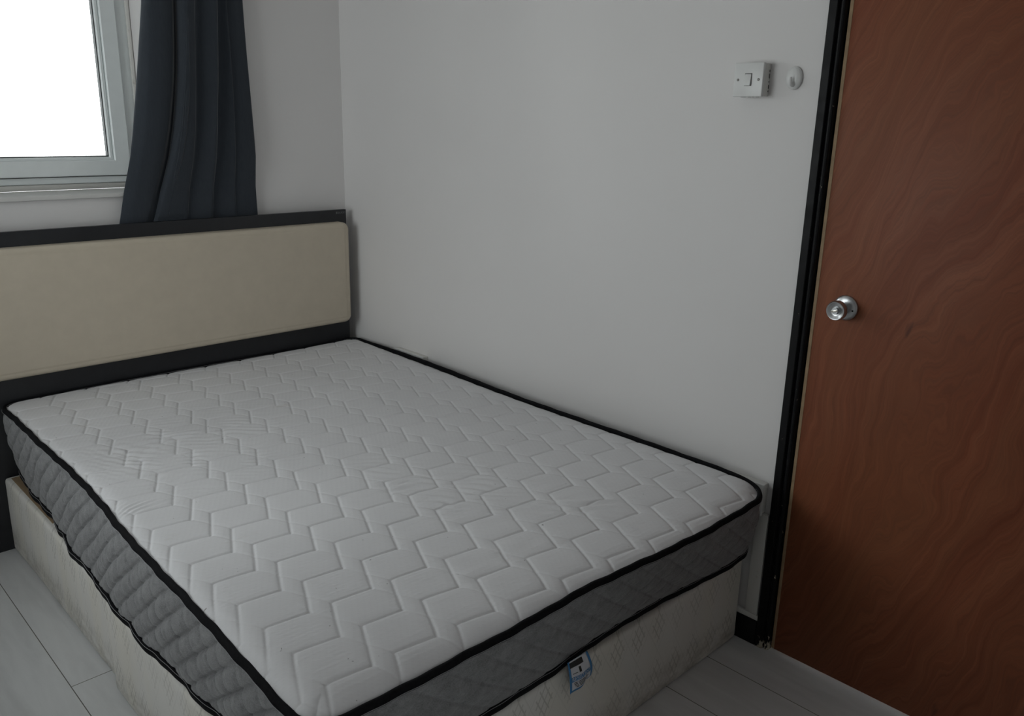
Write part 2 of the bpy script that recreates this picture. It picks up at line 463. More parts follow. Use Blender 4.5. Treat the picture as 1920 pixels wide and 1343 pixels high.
# door leaf
door = boxobj('door_1', (.002, DY1, .006), (.040, DY0, DZ-.004), W_DOOR, bevel=.0012)
struct(door, 'brown wood veneer door with a round steel knob')
boxobj('edge_lipping', (.0008, DY0-.0085, .0075), (.0395, DY0+.0006, DZ-.0045), W_EDGE, door, .0008)
KC = Vector((0, -2.3085, 1.066))
RM = Matrix.Translation(KC + Vector((.002, 0, 0))) @ Matrix.Rotation(math.radians(-90), 4, 'Y')   # local z -> -x
bm = bmesh.new()
lathe(bm, [(0, 0), (.0330, 0), (.0332, .002), (.0318, .0055), (.0265, .0085), (.0165, .0100), (.0125, .0105), (0, .0105)], 64, RM)
rose = frombm('rose_plate', bm, W_STEEL, door, auto=40)
bm = bmesh.new(); lathe(bm, [(0, .0), (.0024, .0), (.0024, .0014), (0, .0014)], 16, Matrix.Translation(KC + Vector((-.0062, -.0225, -.0035))) @ Matrix.Rotation(math.radians(-90), 4, 'Y'))
frombm('screw_hole', bm, W_DARK, rose)
bm = bmesh.new()
lathe(bm, [(.0120, .009), (.0118, .026), (.0150, .031), (.0215, .036), (.0252, .044), (.0258, .052), (.0245, .058), (.0228, .0605),
           (.0200, .0598), (.0150, .0570), (.0105, .0558), (0, .0555)], 64, RM)
knob = frombm('door_knob', bm, W_STEEL, door, auto=45)
bm = bmesh.new()
lathe(bm, [(.0088, .0552), (.0088, .0610), (.0080, .0622), (0, .0622)], 32, RM)
btn = frombm('lock_button', bm, W_STEEL, knob, auto=35)
c = RM @ Vector((0, 0, .0640))
bm = bmesh.new(); box(bm, (-.0022, -.0078, -.0024), (.0022, .0078, .0024), .0008)
o = frombm('turn_bar', bm, W_BRIGHT, knob, auto=35); o.location = c; o.rotation_euler = (math.radians(-14), 0, 0)

# ------------------------------------------------------------------ window
win = bpy.data.objects.new('window_1', None); COL.objects.link(win); struct(win, 'white PVC window above the headboard, bright sky outside')
FY = .125                                      # face of the outer frame
bm = bmesh.new()                               # outer frame
def rect_ring(bm, x0, x1, z0, z1, w, y0, y1, bev=.002):
    """mitred frame with a bevelled face"""
    for (ya, yb, ins) in ((y0, y1, 0),):
        o_ = [(x0, z0), (x1, z0), (x1, z1), (x0, z1)]
        i_ = [(x0+w, z0+w), (x1-w, z0+w), (x1-w, z1-w), (x0+w, z1-w)]
        def row(pts, y, d): 
            cx, cz = (x0+x1)/2, (z0+z1)/2
            return [bm.verts.new((px + (d if px < cx else -d), y, pz + (d if pz < cz else -d))) for px, pz in pts]
        R = [row(o_, yb, 0), row(o_, ya+bev, 0), row(o_, ya, bev), row(i_, ya, -bev), row(i_, ya+bev, 0), row(i_, yb, 0)]
        for a, b in zip(R, R[1:]+R[:1]):
            for k in range(4): bm.faces.new((a[k], a[(k+1) % 4], b[(k+1) % 4], b[k]))
SX0, SX1, SZ0, SZ1 = WX0+.045, -.873, 1.283, WZ1-.045
rect_ring(bm, WX0+.002, WX1-.002, 1.256, WZ1-.002, .062, FY, FY+.06)
MX = (SX0+SX1)/2
box(bm, (MX-.03, FY, 1.30), (MX+.03, FY+.06, WZ1-.05), .002)
wf = frombm('window_frame', bm, W_PVC, win, auto=35)
bm = bmesh.new(); box(bm, (WX0+.002, .118, WZ0), (WX1-.002, .20, 1.2545), .003)
frombm('bottom_seal', bm, W_WHITEWOOD, win, auto=35)
bm = bmesh.new(); box(bm, (WX1-.0145, .1085, WZ0+.001), (WX1-.0015, .1235, WZ1-.003), .004)
frombm('side_seal', bm, W_WHITEWOOD, win, auto=35)
for x0, x1 in ((MX+.012, SX1), (SX0, MX-.012)):
    bm = bmesh.new(); rect_ring(bm, x0, x1, SZ0, SZ1, .056, FY-.020, FY+.045, .003)
    sash = frombm('window_sash', bm, W_PVC, win, auto=35)
    bm = bmesh.new(); rect_ring(bm, x0+.0565, x1-.0565, SZ0+.0525, SZ1-.0565, .0145, FY-.010, FY+.03, .004)
    frombm('glazing_bead', bm, W_PVC, sash, auto=35)
    bm = bmesh.new(); rect_ring(bm, x0+.0712, x1-.0712, SZ0+.0672, SZ1-.0712, .0032, FY-.002, FY+.02, .0005)
    frombm('gasket', bm, W_GASKET, sash)
    bm = bmesh.new(); box(bm, (x0+.072, FY+.012, SZ0+.068), (x1-.072, FY+.016, SZ1-.072))
    frombm('window_pane', bm, W_GLASS, sash)
    bm = bmesh.new(); rect_ring(bm, x0-.004, x1+.004, SZ0-.004, SZ1+.004, .006, FY-.0035, FY+.0, .0005)
    frombm('gasket', bm, W_GASKET, sash)
# sill board with a rounded nose, a little past the opening on both sides
bm = bmesh.new()
pr = [(.118, WZ0-.022), (-.014, WZ0-.022), (-.0185, WZ0-.020), (-.0205, WZ0-.014), (-.0205, WZ0-.007), (-.0180, WZ0-.0065), (-.011, WZ0-.004), (.118, WZ0)]
for (xa, xb) in ((WX0+.001, WX1-.001),):
    A = [bm.verts.new((xa, y, z)) for y, z in pr]; B = [bm.verts.new((xb, y, z)) for y, z in pr]
    for k in range(len(pr)): bm.faces.new((A[k], A[(k+1) % len(pr)], B[(k+1) % len(pr)], B[k]))
    bm.faces.new(A); bm.faces.new(B[::-1])
frombm('window_sill', bm, W_SILL, win, auto=40)

# side window added to light the room: plain white frame, one mullion
side_fill_win = bpy.data.objects.new('added_window_2', None); COL.objects.link(side_fill_win); struct(side_fill_win, 'unseen white PVC window added in the left wall for side light')
bm = bmesh.new()
xa, xb = RX-.085, RX-.03
box(bm, (xa, LY0, LZ0), (xb, LY0+.06, LZ1), .003); box(bm, (xa, LY1-.06, LZ0), (xb, LY1, LZ1), .003)
box(bm, (xa, LY0+.061, LZ0), (xb, LY1-.061, LZ0+.06), .003); box(bm, (xa, LY0+.061, LZ1-.06), (xb, LY1-.061, LZ1), .003)
box(bm, (xa, (LY0+LY1)/2-.03, LZ0+.061), (xb, (LY0+LY1)/2+.03, LZ1-.061), .003)
frombm('window_frame', bm, W_PVC, side_fill_win, auto=35)
for ya, yb in ((LY0+.062, (LY0+LY1)/2-.032), ((LY0+LY1)/2+.032, LY1-.062)):
    bm = bmesh.new(); box(bm, (RX-.06, ya, LZ0+.062), (RX-.056, yb, LZ1-.062)); frombm('window_pane', bm, W_GLASS, side_fill_win)

front_fill_win = bpy.data.objects.new('added_window_3', None); COL.objects.link(front_fill_win); struct(front_fill_win, 'unseen small low white window added in the front wall for fill light')
bm = bmesh.new(); ya, yb = RY-.085, RY-.03
box(bm, (FX0, ya, FZ0), (FX0+.05, yb, FZ1), .003); box(bm, (FX1-.05, ya, FZ0), (FX1, yb, FZ1), .003)
box(bm, (FX0+.051, ya, FZ0), (FX1-.051, yb, FZ0+.05), .003); box(bm, (FX0+.051, ya, FZ1-.05), (FX1-.051, yb, FZ1), .003)
frombm('window_frame', bm, W_PVC, front_fill_win, auto=35)
bm = bmesh.new(); box(bm, (FX0+.052, RY-.06, FZ0+.052), (FX1-.052, RY-.056, FZ1-.052)); frombm('window_pane', bm, W_GLASS, front_fill_win)

# ------------------------------------------------------------------ curtain
cur = thing('curtain', 'dark charcoal curtain hanging in folds beside the window, tucked behind the headboard', 'curtain')
def curtain():
    zt, zb = 2.30, 1.085
    # profile knots: (top crop x, bottom crop x, depth y toward the room); x in photo-crop units, turned into metres below
    K = [(150, 60, .000), (118, 3, .010), (140, 45, .026), (200, 95, .029), (255, 135, .025), (284, 164, .012), (297, 184, .009),
         (292, 178, .019), (303, 194, .034), (330, 245, .037), (370, 345, .033), (386, 361, .024), (405, 378, .021), (450, 430, .024), (500, 484, .027),
         (517, 502, .021), (521, 508, .010), (552, 537, .009), (584, 640, .013), (597, 655, .007), (650, 710, .007), (694, 775, .005), (703, 789, .000), (694, 775, -.004)]
    K = np.array(K, float)
    n = len(K); S = np.linspace(0, n-1, 420)
    def cr(col):
        out = np.zeros(len(S))
        for i, s in enumerate(S):
            k = min(int(s), n-2); f = s-k
            p0, p1, p2, p3 = col[max(k-1, 0)], col[k], col[k+1], col[min(k+2, n-1)]
            m1, m2 = (p2-p0)*.36, (p3-p1)*.36
            out[i] = (2*f**3-3*f*f+1)*p1+(f**3-2*f*f+f)*m1+(-2*f**3+3*f*f)*p2+(f**3-f*f)*m2
        return out
    kt, kb, kd = cr(K[:, 0]), cr(K[:, 1]), cr(K[:, 2])
    nz = 150
    P = np.zeros((nz, len(S), 3))
    for j in range(nz):
        z = zt + (zb-zt)*j/(nz-1)
        w = (1.905-z)/(1.905-1.125)
        xt = -.842 + (kt-118)/582*.384
        xb_ = -.984 + (kb-3)/786*.548
        # folds keep straight most of the way and splay near the bottom
        ws = max(-.35, w)
        we = np.where(kt < 330, ws*.45 + .55*max(0, ws)**2.6, ws)
        out_w = ws*.8 + .2*max(0, ws)**2
        edge = np.clip((kt-118)/60, 0, 1)
        wx = out_w*(1-edge) + we*edge
        x = xt + (xb_-xt)*wx
        amp = .75 + .55*max(0, 1-abs(w-.35))
        base = -.0255 - .020*max(0, min(1, (1.235-z)/-.12+0.0)) if z > 1.235 else -.0255
        press = 1.0 if z > 1.16 else max(.62, 1-(1.16-z)*6)
        big = 1 + .9*max(0, min(1, (z-1.17)/.28))
        y = base - np.maximum(kd*amp*press*big, -.001)
        wob = .0015*np.sin(z*9+kt*.02)
        P[j, :, 0] = x + wob; P[j, :, 1] = y; P[j, :, 2] = z
    return P
P = curtain()
P[:, :, 1] = np.maximum(P[:, :, 1], -.135)
low = P[:, :, 2] < 1.135
P[:, :, 1] = np.where(low, np.maximum(P[:, :, 1], -.0500), P[:, :, 1])
c_o = gridmesh('curtain_cloth', P, W_CURT, cur)
md = c_o.modifiers.new('thick', 'SOLIDIFY'); md.thickness = .0012; md.offset = 0
bm = bmesh.new(); tube(bm, [(-2.50, -.055, 2.335), (-.40, -.055, 2.335)], .011, 16)
rail = frombm('curtain_pole', bm, W_STEEL, None, auto=40); tag(rail, 'slim metal curtain pole over the window, above the dark curtain', 'curtain pole')
for bx in (-2.4, -.45):
    bm = bmesh.new(); tube(bm, [(bx, 0.0, 2.335), (bx, -.05, 2.335)], .007, 12); frombm('bracket', bm, W_STEEL, rail, auto=40)

# ------------------------------------------------------------------ headboard
HY = -.072
hb = thing('headboard', 'black wooden headboard with cream padded panel, standing against the window wall', 'headboard')
bm = bmesh.new()
box(bm, (-1.575, HY, .0), (-.044, HY+.018, 1.122), .0015)
frombm('board', bm, W_BOARD, hb, auto=35)
def rounded_pad(name, x0, x1, z0, z1, y0, depth, rc, re, mat, parent):
    """padded panel: rounded corners rc, rounded edge re, face slightly domed (towards -y)"""
    n = 12; out = []
    for (cx, cz, a0) in ((x1-rc, z1-rc, 0), (x0+rc, z1-rc, 90), (x0+rc, z0+rc, 180), (x1-rc, z0+rc, 270)):
        for k in range(n+1):
            a = math.radians(a0+90*k/n); out.append((cx, cz, math.cos(a), math.sin(a)))
    bm = bmesh.new(); rings = []
    lev = [(0, 0)] + [(-re*(1-math.cos(t)), (depth-re)+re*math.sin(t)) for t in [math.radians(v) for v in (0, 15, 30, 45, 60, 75, 88)]]
    lev += [(-re-.003, depth+.0006), (-re-.006, depth+.0001), (-re-.009, depth+.0014), (-re-.014, depth+.002)]
    for (ins, d) in lev:
        rings.append([bm.verts.new((cx+nx*(rc+ins) if rc+ins > 0 else cx+nx*(rc+ins), y0-d, cz+nz*(rc+ins))) for cx, cz, nx, nz in out])
    for a, b in zip(rings, rings[1:]):
        N = len(a)
        for k in range(N): bm.faces.new((a[k], a[(k+1) % N], b[(k+1) % N], b[k]))
    bm.faces.new(rings[-1])
    return frombm(name, bm, mat, parent, auto=60)
pad = rounded_pad('padded_panel', -1.56, -.058, .630, 1.072, HY, .045, .032, .015, W_CREAM, hb)
bm = bmesh.new()
pts = [(-1.54+.02*k, HY-.0462, 1.0475) for k in range(73)]
tube(bm, pts, .0005, 6); frombm('seam_stitching', bm, W_CREAM, pad)
def text(name, body, size, loc, rot, mat, parent, extr=.0002, align='CENTER', sx=1.0):
    cu = bpy.data.curves.new(name, 'FONT'); cu.body = body; cu.size = size; cu.extrude = extr
    cu.align_x = align; cu.align_y = 'CENTER'
    tmp = bpy.data.objects.new(name, cu); COL.objects.link(tmp)
    dg = bpy.context.evaluated_depsgraph_get(); dg.update()
    me = bpy.data.meshes.new_from_object(tmp.evaluated_get(dg))
    bpy.data.objects.remove(tmp)
    for v in me.vertices: v.co.x *= sx
    o = link(name, me, mat, parent); o.location = loc; o.rotation_euler = rot
    return o
W_PRINT = mat_plain('grey_print', (.16, .165, .165), .5)
text('lettering', '\u25A0 BALMORY', .0125, (-.0715, HY-.0004, 1.1085), (math.pi/2, 0, 0), W_PRINT, hb, sx=.66)

# ------------------------------------------------------------------ divan base
base = thing('divan_base', 'ivory damask divan base with stained lower edge, under the mattress', 'bed base')
BH = .277
def divan(name, x0, x1, y0, y1):
    """upholstered box with slightly soft, wavy faces"""
    bm = bmesh.new(); box(bm, (x0, y0, .004), (x1, y1, BH), .012, 3)
    bmesh.ops.triangulate(bm, faces=[f for f in bm.faces if len(f.verts) > 4])
    es = [e for e in bm.edges if e.calc_length() > .15]
    bmesh.ops.subdivide_edges(bm, edges=es, cuts=22, use_grid_fill=True)
    for v in bm.verts:
        n = noise.noise(Vector((v.co.x*4, v.co.y*4, v.co.z*5)))
        k = .0035*n
        if v.co.x < x0+.002: v.co.x += k
        if v.co.y < y0+.002: v.co.y += k
    return frombm(name, bm, W_DIVAN, base, auto=50)
d1 = divan('head_section', -1.480, -.028, -1.092, -.078)
d2 = divan('foot_section', -1.497, -.028, -2.117, -1.098)
boxobj('bare_top_panel', (-1.462, -.55, BH-.001), (-.05, -.10, BH+.0015), W_PLY, d1)

# ------------------------------------------------------------------ mattress
mat_o = thing('mattress', 'white quilted mattress with grey sides and black piping, lying on the divan base', 'mattress')
tab = lambda pts: (np.array([p[0] for p in pts]), np.array([p[1] for p in pts]))
def interp(t, v): return np.interp(v, t[0], t[1])
def smooth_interp(t, v):
    out = 0
    for d in (-.06, -.03, 0, .03, .06): out = out + np.interp(v+d, t[0], t[1])
    return out/5
Y0, Y1 = -.082, -2.183      # head, foot (nominal)
X0, X1 = -1.470, -.048
LT = tab([(-2.2, -1.507), (-2.09, -1.505), (-1.96, -1.501), (-1.78, -1.496), (-1.5, -1.492), (-1.27, -1.483), (-1.12, -1.468), (-.95, -1.459), (-.79, -1.456), (-.55, -1.462), (-.3, -1.459), (0, -1.457)])
RTt = tab([(-2.2, -.075), (-2.06, -.066), (-1.6, -.069), (-1.29, -.068), (-.9, -.060), (-.485, -.048), (-.1, -.030), (0, -.030)])
FT = tab([(-1.6, -2.150), (-1.45, -2.158), (-1.39, -2.168), (-1.2, -2.172), (-1.0, -2.180), (-.866, -2.175), (-.737, -2.184), (-.576, -2.199), (-.407, -2.207), (-.28, -2.205), (0, -2.200)])
LB = tab([(-2.2, -1.485), (-1.9, -1.484), (-1.71, -1.486), (-1.47, -1.500), (-1.25, -1.499), (-1.1, -1.490), (-.93, -1.482), (-.88, -1.485), (-.76, -1.478), (-.68, -1.466), (-.62, -1.454), (-.5, -1.457), (-.33, -1.450), (-.1, -1.433), (0, -1.43)])
RB = tab([(-2.2, -.022), (0, -.040)])
FB = tab([(-1.6, -2.105), (-1.075, -2.110), (-.93, -2.113), (-.82, -2.110), (-.74, -2.098), (-.6, -2.094), (-.45, -2.098), (-.36, -2.108), (-.26, -2.116), (-.155, -2.128), (0, -2.130)])
def warp(x, y, L, R, F):
    """nominal rectangle coordinates -> real outline"""
    u = (x-X0)/(X1-X0); v = (y-Y0)/(Y1-Y0)
    xl = smooth_interp(L, y); xr = smooth_interp(R, y)
    nx = xl + (xr-xl)*u
    yf = smooth_interp(F, nx)
    ny = Y0 + (yf-Y0)*v
    return nx, ny
def zpipe(u, v):                       # height of the top piping around the edge
    return .5345 - .014*np.clip((v-.6)/.4, 0, 1) + .004*np.sin(v*11+u*5) + .006*np.exp(-((1-v)/.1)**2-((1-u)/.12)**2)
def corner_map(x, y, rad):
    """round the four corners: square-to-disc inside each corner square"""
    x = x.copy(); y = y.copy()
    for sx, ex in ((-1, X0), (1, X1)):
        for sy, ey in ((1, Y0), (-1, Y1)):
            r = rad[(sx, sy)]
            cx, cy = ex - sx*r, ey - sy*r
            dx = (x-cx)*sx; dy = (y-cy)*sy
            m = (dx > 0) & (dy > 0)
            h = np.hypot(dx, dy)+1e-12
            k = np.where(m, np.maximum(dx, dy)/h, 1)
            x = np.where(m, cx+sx*dx*k, x); y = np.where(m, cy+sy*dy*k, y)
    return x, y
RAD = {(-1, 1): .055, (1, 1): .06, (-1, -1): .060, (1, -1): .085}
def edge_dist(x, y):
    """distance to the rounded rectangle outline (nominal space, before corner map: Chebyshev-like)"""
    return np.minimum(np.minimum(x-X0, X1-x), np.minimum(Y0-y, y-Y1))
def vnoise(x, y, seed):
    rng = np.random.RandomState(seed)
    G = rng.rand(64, 64)
    xi = np.floor(x).astype(int); yi = np.floor(y).astype(int)
    fx = x-xi; fy = y-yi; fx = fx*fx*(3-2*fx); fy = fy*fy*(3-2*fy)
    g = lambda a, b: G[a % 64, b % 64]
    return (g(xi, yi)*(1-fx)+g(xi+1, yi)*fx)*(1-fy)+(g(xi, yi+1)*(1-fx)+g(xi+1, yi+1)*fx)*fy
# quilting: zig-zag stitch lines (level runs joined by diagonals), staggered so they lock into hexagons
PX, PY, RUN = .1443, .1105, .0925
def seg_dist(px, py, ax, ay, bx, by):
    vx, vy = bx-ax, by-ay; t = np.clip(((px-ax)*vx+(py-ay)*vy)/(vx*vx+vy*vy), 0, 1)
    return np.hypot(px-ax-vx*t, py-ay-vy*t)
def quilt(x, y):
    ys = y + .062*(x+1.435) + .004*(vnoise(x*7+3, y*7+9, 5)-.5)
    xs = x + .004*(vnoise(x*8+1, y*8+4, 6)-.5)
    u = (xs+1.435)/PX; k = np.floor(u); lx = (u-k)*PX
    q = (ys+1.873)/PY; ly = (q-np.floor(q))*PY
    strong = np.full(x.shape, 9.0); weak = np.full(x.shape, 9.0)
    tilt = -.006
    for dx in (-1, 0, 1):
        for dy in (-2, -1, 0, 1, 2):
            ox, oy = dx*PX, dy*PY
            strong = np.minimum(strong, seg_dist(lx, ly, ox, oy, ox+RUN, oy+tilt))
            strong = np.minimum(strong, seg_dist(lx, ly, ox+RUN, oy+tilt, ox+PX, oy+PY))
            weak = np.minimum(weak, seg_dist(lx, ly, ox+RUN, oy+tilt, ox+PX, oy-PY))
    h = -.0026*np.exp(-(strong/.0034)**2) - .0010*np.exp(-(weak/.0034)**2)
    h += .0013*(1-np.exp(-(strong/.016)**2)) + .0004*(1-np.exp(-(weak/.016)**2))
    return h
def wrinkles(x, y):
    h = 0
    for (cx, cy, rx, ry, ang, wl, amp) in ((-1.11, -.88, .20, .22, 1.15, .030, .0030), (-1.27, -.86, .12, .10, .5, .028, .0018), (-.80, -1.50, .10, .13, .9, .036, .0042),
                                           (-.74, -1.68, .16, .10, .75, .032, .0026), (-.54, -1.93, .13, .09, .8, .045, .0030), (-1.40, -1.18, .10, .05, 1.5, .018, .0014),
                                           (-.95, -1.95, .3, .2, 1.2, .08, .0012)):
        m = np.exp(-((x-cx)/rx)**2-((y-cy)/ry)**2)
        s = x*math.cos(ang)+y*math.sin(ang)
        s = s + .030*(vnoise(x*14, y*14, 11)-.5) + .05*(vnoise(x*6, y*6, 12)-.5)
        h = h + amp*m*np.sin(2*math.pi*s/wl)*(.35+vnoise(x*9+5, y*9, 13))*np.clip(vnoise(x*17, y*17+3, 14)*2-.5, 0, 1)
    return h
def top_surface():
    # spacing finer near the edges
    xs = np.unique(np.concatenate([np.linspace(X0, X0+.03, 14), np.linspace(X0+.03, X1-.03, 560), np.linspace(X1-.03, X1, 14)]))
    ys = np.unique(np.concatenate([np.linspace(Y1, Y1+.04, 18), np.linspace(Y1+.04, Y0-.03, 840), np.linspace(Y0-.03, Y0, 14)]))[::-1]
    xx, yy = np.meshgrid(xs, ys, indexing='ij')
    d = edge_dist(xx, yy)
    cx, cy = corner_map(xx, yy, RAD)
    # roll-over width is larger at the foot
    u = (xx-X0)/(X1-X0); v = (yy-Y0)/(Y1-Y0)
    wx, wy = warp(cx, cy, LT, RTt, FT)
    zp = zpipe(u, v)
    dfoot = yy-Y1; dl = np.minimum(xx-X0, X1-xx)
    e1 = 1-np.exp(-(np.maximum(dfoot, 0)/.032)); e2 = 1-np.exp(-(np.maximum(dl, 0)/.014)); e3 = 1-np.exp(-(np.maximum(Y0-yy, 0)/.02))
    e = e1*e2*e3
    ztop = .5495 + .003*np.sin(xx*4.2+1)*np.cos(yy*3.1) - .0045*np.exp(-((xx+.75)/.35)**2-((yy+1.1)/.5)**2)
    z = zp + (ztop-zp)*e
    z = z + (quilt(wx, wy) + wrinkles(wx, wy))*np.clip(d/.006, 0, 1)
    return np.stack([wx, wy, z], -1)
P = top_surface()
top = gridmesh('quilted_top', P, W_TOP, mat_o)
# outline loop in nominal space
def loop(r=None, n_side=900):
    pts = []
    def arc(cx, cy, r, a0, a1, n):
        for k in range(n): 
            a = math.radians(a0+(a1-a0)*k/n); pts.append((cx+r*math.cos(a), cy+r*math.sin(a)))
    def line(a, b, n):
        for k in range(n): pts.append((a[0]+(b[0]-a[0])*k/n, a[1]+(b[1]-a[1])*k/n))
    r = r or RAD
    # start head-left, go down the left side, along the foot, up the wall side, back along the head
    line((X0, Y0-r[(-1, 1)]), (X0, Y1+r[(-1, -1)]), n_side)
    arc(X0+r[(-1, -1)], Y1+r[(-1, -1)], r[(-1, -1)], 180, 270, 30)
    line((X0+r[(-1, -1)], Y1), (X1-r[(1, -1)], Y1), int(n_side*.68))
    arc(X1-r[(1, -1)], Y1+r[(1, -1)], r[(1, -1)], 270, 360, 34)
    line((X1, Y1+r[(1, -1)]), (X1, Y0-r[(1, 1)]), n_side//2)
    arc(X1-r[(1, 1)], Y0-r[(1, 1)], r[(1, 1)], 0, 90, 20)
    line((X1-r[(1, 1)], Y0), (X0+r[(-1, 1)], Y0), n_side//4)
    arc(X0+r[(-1, 1)], Y0-r[(-1, 1)], r[(-1, 1)], 90, 180, 20)
    return np.array(pts)
Lp = loop()
Lq2 = loop({**RAD, (1, -1): .035})
lu = (Lp[:, 0]-X0)/(X1-X0); lv = (Lp[:, 1]-Y0)/(Y1-Y0)
tx, ty = warp(Lp[:, 0], Lp[:, 1], LT, RTt, FT); tz = zpipe(lu, lv)
bx_, by_ = warp(Lq2[:, 0], Lq2[:, 1], LB, RB, FB)
wav = .004*np.sin(Lp[:, 1]*23+Lp[:, 0]*17) + .003*np.sin(Lp[:, 1]*41+Lp[:, 0]*9+1)
bz = .2930 + .0015*np.sin(Lp[:, 0]*12) + .016*np.exp(-((Lp[:, 0]-X1)/.14)**2-((Lp[:, 1]-Y1)/.10)**2)
bz = bz + .010*np.exp(-((Lp[:, 0]-X0)/.05)**2)*np.exp(-((Lp[:, 1]+.9)/.8)**2)*(.5+.5*np.sin(Lp[:, 1]*31))
bx_ = bx_ + np.where(lu < .02, wav, 0)*.55
TOPL = np.stack([tx, ty, tz], -1); BOTL = np.stack([bx_, by_, bz], -1)
def normals2d(Lq):
    d = np.roll(Lq, -3, 0)-np.roll(Lq, 3, 0)
    n = np.stack([d[:, 1], -d[:, 0], np.zeros(len(d))], -1)
    n /= np.linalg.norm(n, axis=1)[:, None]
    c = Lq.mean(0); s = np.sign(((Lq-c)*n).sum(1).mean())
    return n*s
NT_, NB_ = normals2d(TOPL), normals2d(BOTL)
arc_len = np.concatenate([[0], np.cumsum(np.linalg.norm(np.diff(TOPL[:, :2], axis=0), axis=1))])
# side wall with diagonal quilting
nv = 80
side = np.zeros((len(Lp), nv, 3))
leftside = (lu < .03)[:, None]
for j in range(nv):
    f = j/(nv-1)
    q = TOPL*(1-f) + BOTL*f
    nn = NT_*(1-f)+NB_*f
    z = q[:, 2]; s = arc_len
    foot = lv > .985
    # lattice of seams: one family leaning one way (deep), one steeper family (light)
    H = .235; zz = (z-.29)/H
    a = np.where(foot, s + .242*zz, s - .262*zz)/.0835; b = np.where(foot, (s - .36*zz)/.0835, (s + .19*zz)/.0835)
    da = np.abs(a-np.round(a))*.0835/1.498
    db = np.abs(b-np.round(b))*.0835/1.3
    damp = np.where(leftside[:, 0], 1.0, .42)
    h = -.0075*np.exp(-(da/.0045)**2) - .0034*np.exp(-(db/.0036)**2) + .0050*(1-np.exp(-(da/.018)**2)) + .0022*(1-np.exp(-(db/.016)**2))
    h = h + .0016*(vnoise(s*95+zz*2.2, zz*3.5+s*3, 21)-.5)*(1.3-zz)
    h = h + .0035*np.sin(s*19+z*14)*np.where(lu < .03, 1, .3)
    bulge = .011*math.sin(math.pi*min(1, max(0, f)))**.7 if 0 < f < 1 else 0
    edge = math.sin(math.pi*f)**.35 if 0 < f < 1 else 0
    side[:, j] = q + nn*(bulge + h*edge*damp)[:, None]
gridmesh('side_panel', side, W_GREY, mat_o, closed_u=True)
# underside
bm = bmesh.new(); vs = [bm.verts.new(c) for c in BOTL[::6]-NB_[::6]*.004 + np.array([0, 0, -.004])]; f = bm.faces.new(vs)
frombm('underside', bm, W_GREY, mat_o)
def ring(name, Lq, Nq, hw, hh, tilt, mat, parent, zoff=0, hide=None):
    """binding tape: flattened rounded profile swept round the loop"""
    n = 14; Pq = np.zeros((len(Lq), n, 3))
    upv = np.array([0, 0, 1.0])
    for k in range(n):
        a = 2*math.pi*k/n
        ca = math.copysign(abs(math.cos(a))**.7, math.cos(a)); sa = math.copysign(abs(math.sin(a))**.7, math.sin(a))
        dn, dz = (hw*ca, hh*sa) if np.isscalar(hh) else (hw*ca, (hh*sa)[:, None])
        rn = dn*math.cos(tilt)-dz*math.sin(tilt); rz = dn*math.sin(tilt)+dz*math.cos(tilt)
        Pq[:, k] = Lq + Nq*rn + upv*(rz+zoff)
    Pq = np.concatenate([Pq, Pq[:, :1]], 1)
    return gridmesh(name, Pq, mat, parent, closed_u=True)
wv = (.0012*np.sin(arc_len*37)+.0008*np.sin(arc_len*83))[:, None]
TP = TOPL+NT_*(.001+wv)+np.array([0, 0, .0025])+np.array([0, 0, .006])*np.clip((lu[:, None]-.9)/.08, 0, 1)*np.clip((1.0-lv[:, None])/.06, 0, 1); BP = BOTL + NB_*(.0035+wv)
WALLM = np.clip((lu-.9)/.08, 0, 1)*np.clip((1.0-lv)/.06, 0, 1)*np.clip(lv/.15, 0.3, 1)
ring('piping', TP, NT_, .0062, .0092+.0062*WALLM, math.radians(20), W_TAPE, mat_o)
bp = ring('piping', BP, NB_, .0055, .0112, math.radians(-6), W_TAPE, mat_o)
# light stitching along the tape edges
for nm, Lq, Nq, o1, oz in (('stitching', TP, NT_, -.0068, .0045), ('stitching', TP, NT_, .0078, -.0035), ('stitching', BP, NB_, .0052, .0085)):
    bm = bmesh.new(); pts = (Lq+Nq*o1+np.array([0, 0, oz]))[::3]
    tube(bm, [tuple(q) for q in pts], .0006, 5, closed=True)
    frombm(nm, bm, W_STITCH, mat_o, smooth=True)

# fire label hanging from the foot edge
W_LBLUE = mat_plain('label_blue', (.045, .19, .40), .5); W_LWHITE = mat_plain('label_white', (.58, .59, .62), .55, vary=.03)
W_LBLACK = mat_plain('label_black_print', (.02, .02, .02), .5)
lab = bpy.data.objects.new('care_label', None); COL.objects.link(lab); lab.parent = mat_o; lab['label'] = 'white care label with blue border hanging from the foot edge'
LW, LH = .069, .087
def lab_pt(u, v, off=0.0):
    """u across 0..1, v down 0..1 -> world point on the creased, curling label"""
    x = -.834 + LW*u + .020*v*(.55+u*.25)
    z = .318 - LH*v*(1.02-.18*u) + .006*(1-v)*0 
    z += .012*math.exp(-((u-.60)/.16)**2)*v**3
    y = -2.134 - .004 - .010*v*math.exp(-((u-.5)/.25)**2) - .007*math.sin(v*3.2)*(.4+u) - .003*v
    return Vector((x, y-off, z))
def lab_patch(name, u0, u1, v0, v1, off, mat, nu=18, nv_=22, th=.0003):
    A = np.zeros((nu+1, nv_+1, 3))
    for i in range(nu+1):
        for j in range(nv_+1):
            A[i, j] = lab_pt(u0+(u1-u0)*i/nu, v0+(v1-v0)*j/nv_, off)
    o = gridmesh(name, A, mat, lab); m = o.modifiers.new('t', 'SOLIDIFY'); m.thickness = th; m.offset = 0
    return o
lab_patch('label_cloth', 0, 1, 0, 1, 0, W_LBLUE)
lab_patch('label_field', .085, .90, 0, .50, .0005, W_LWHITE)
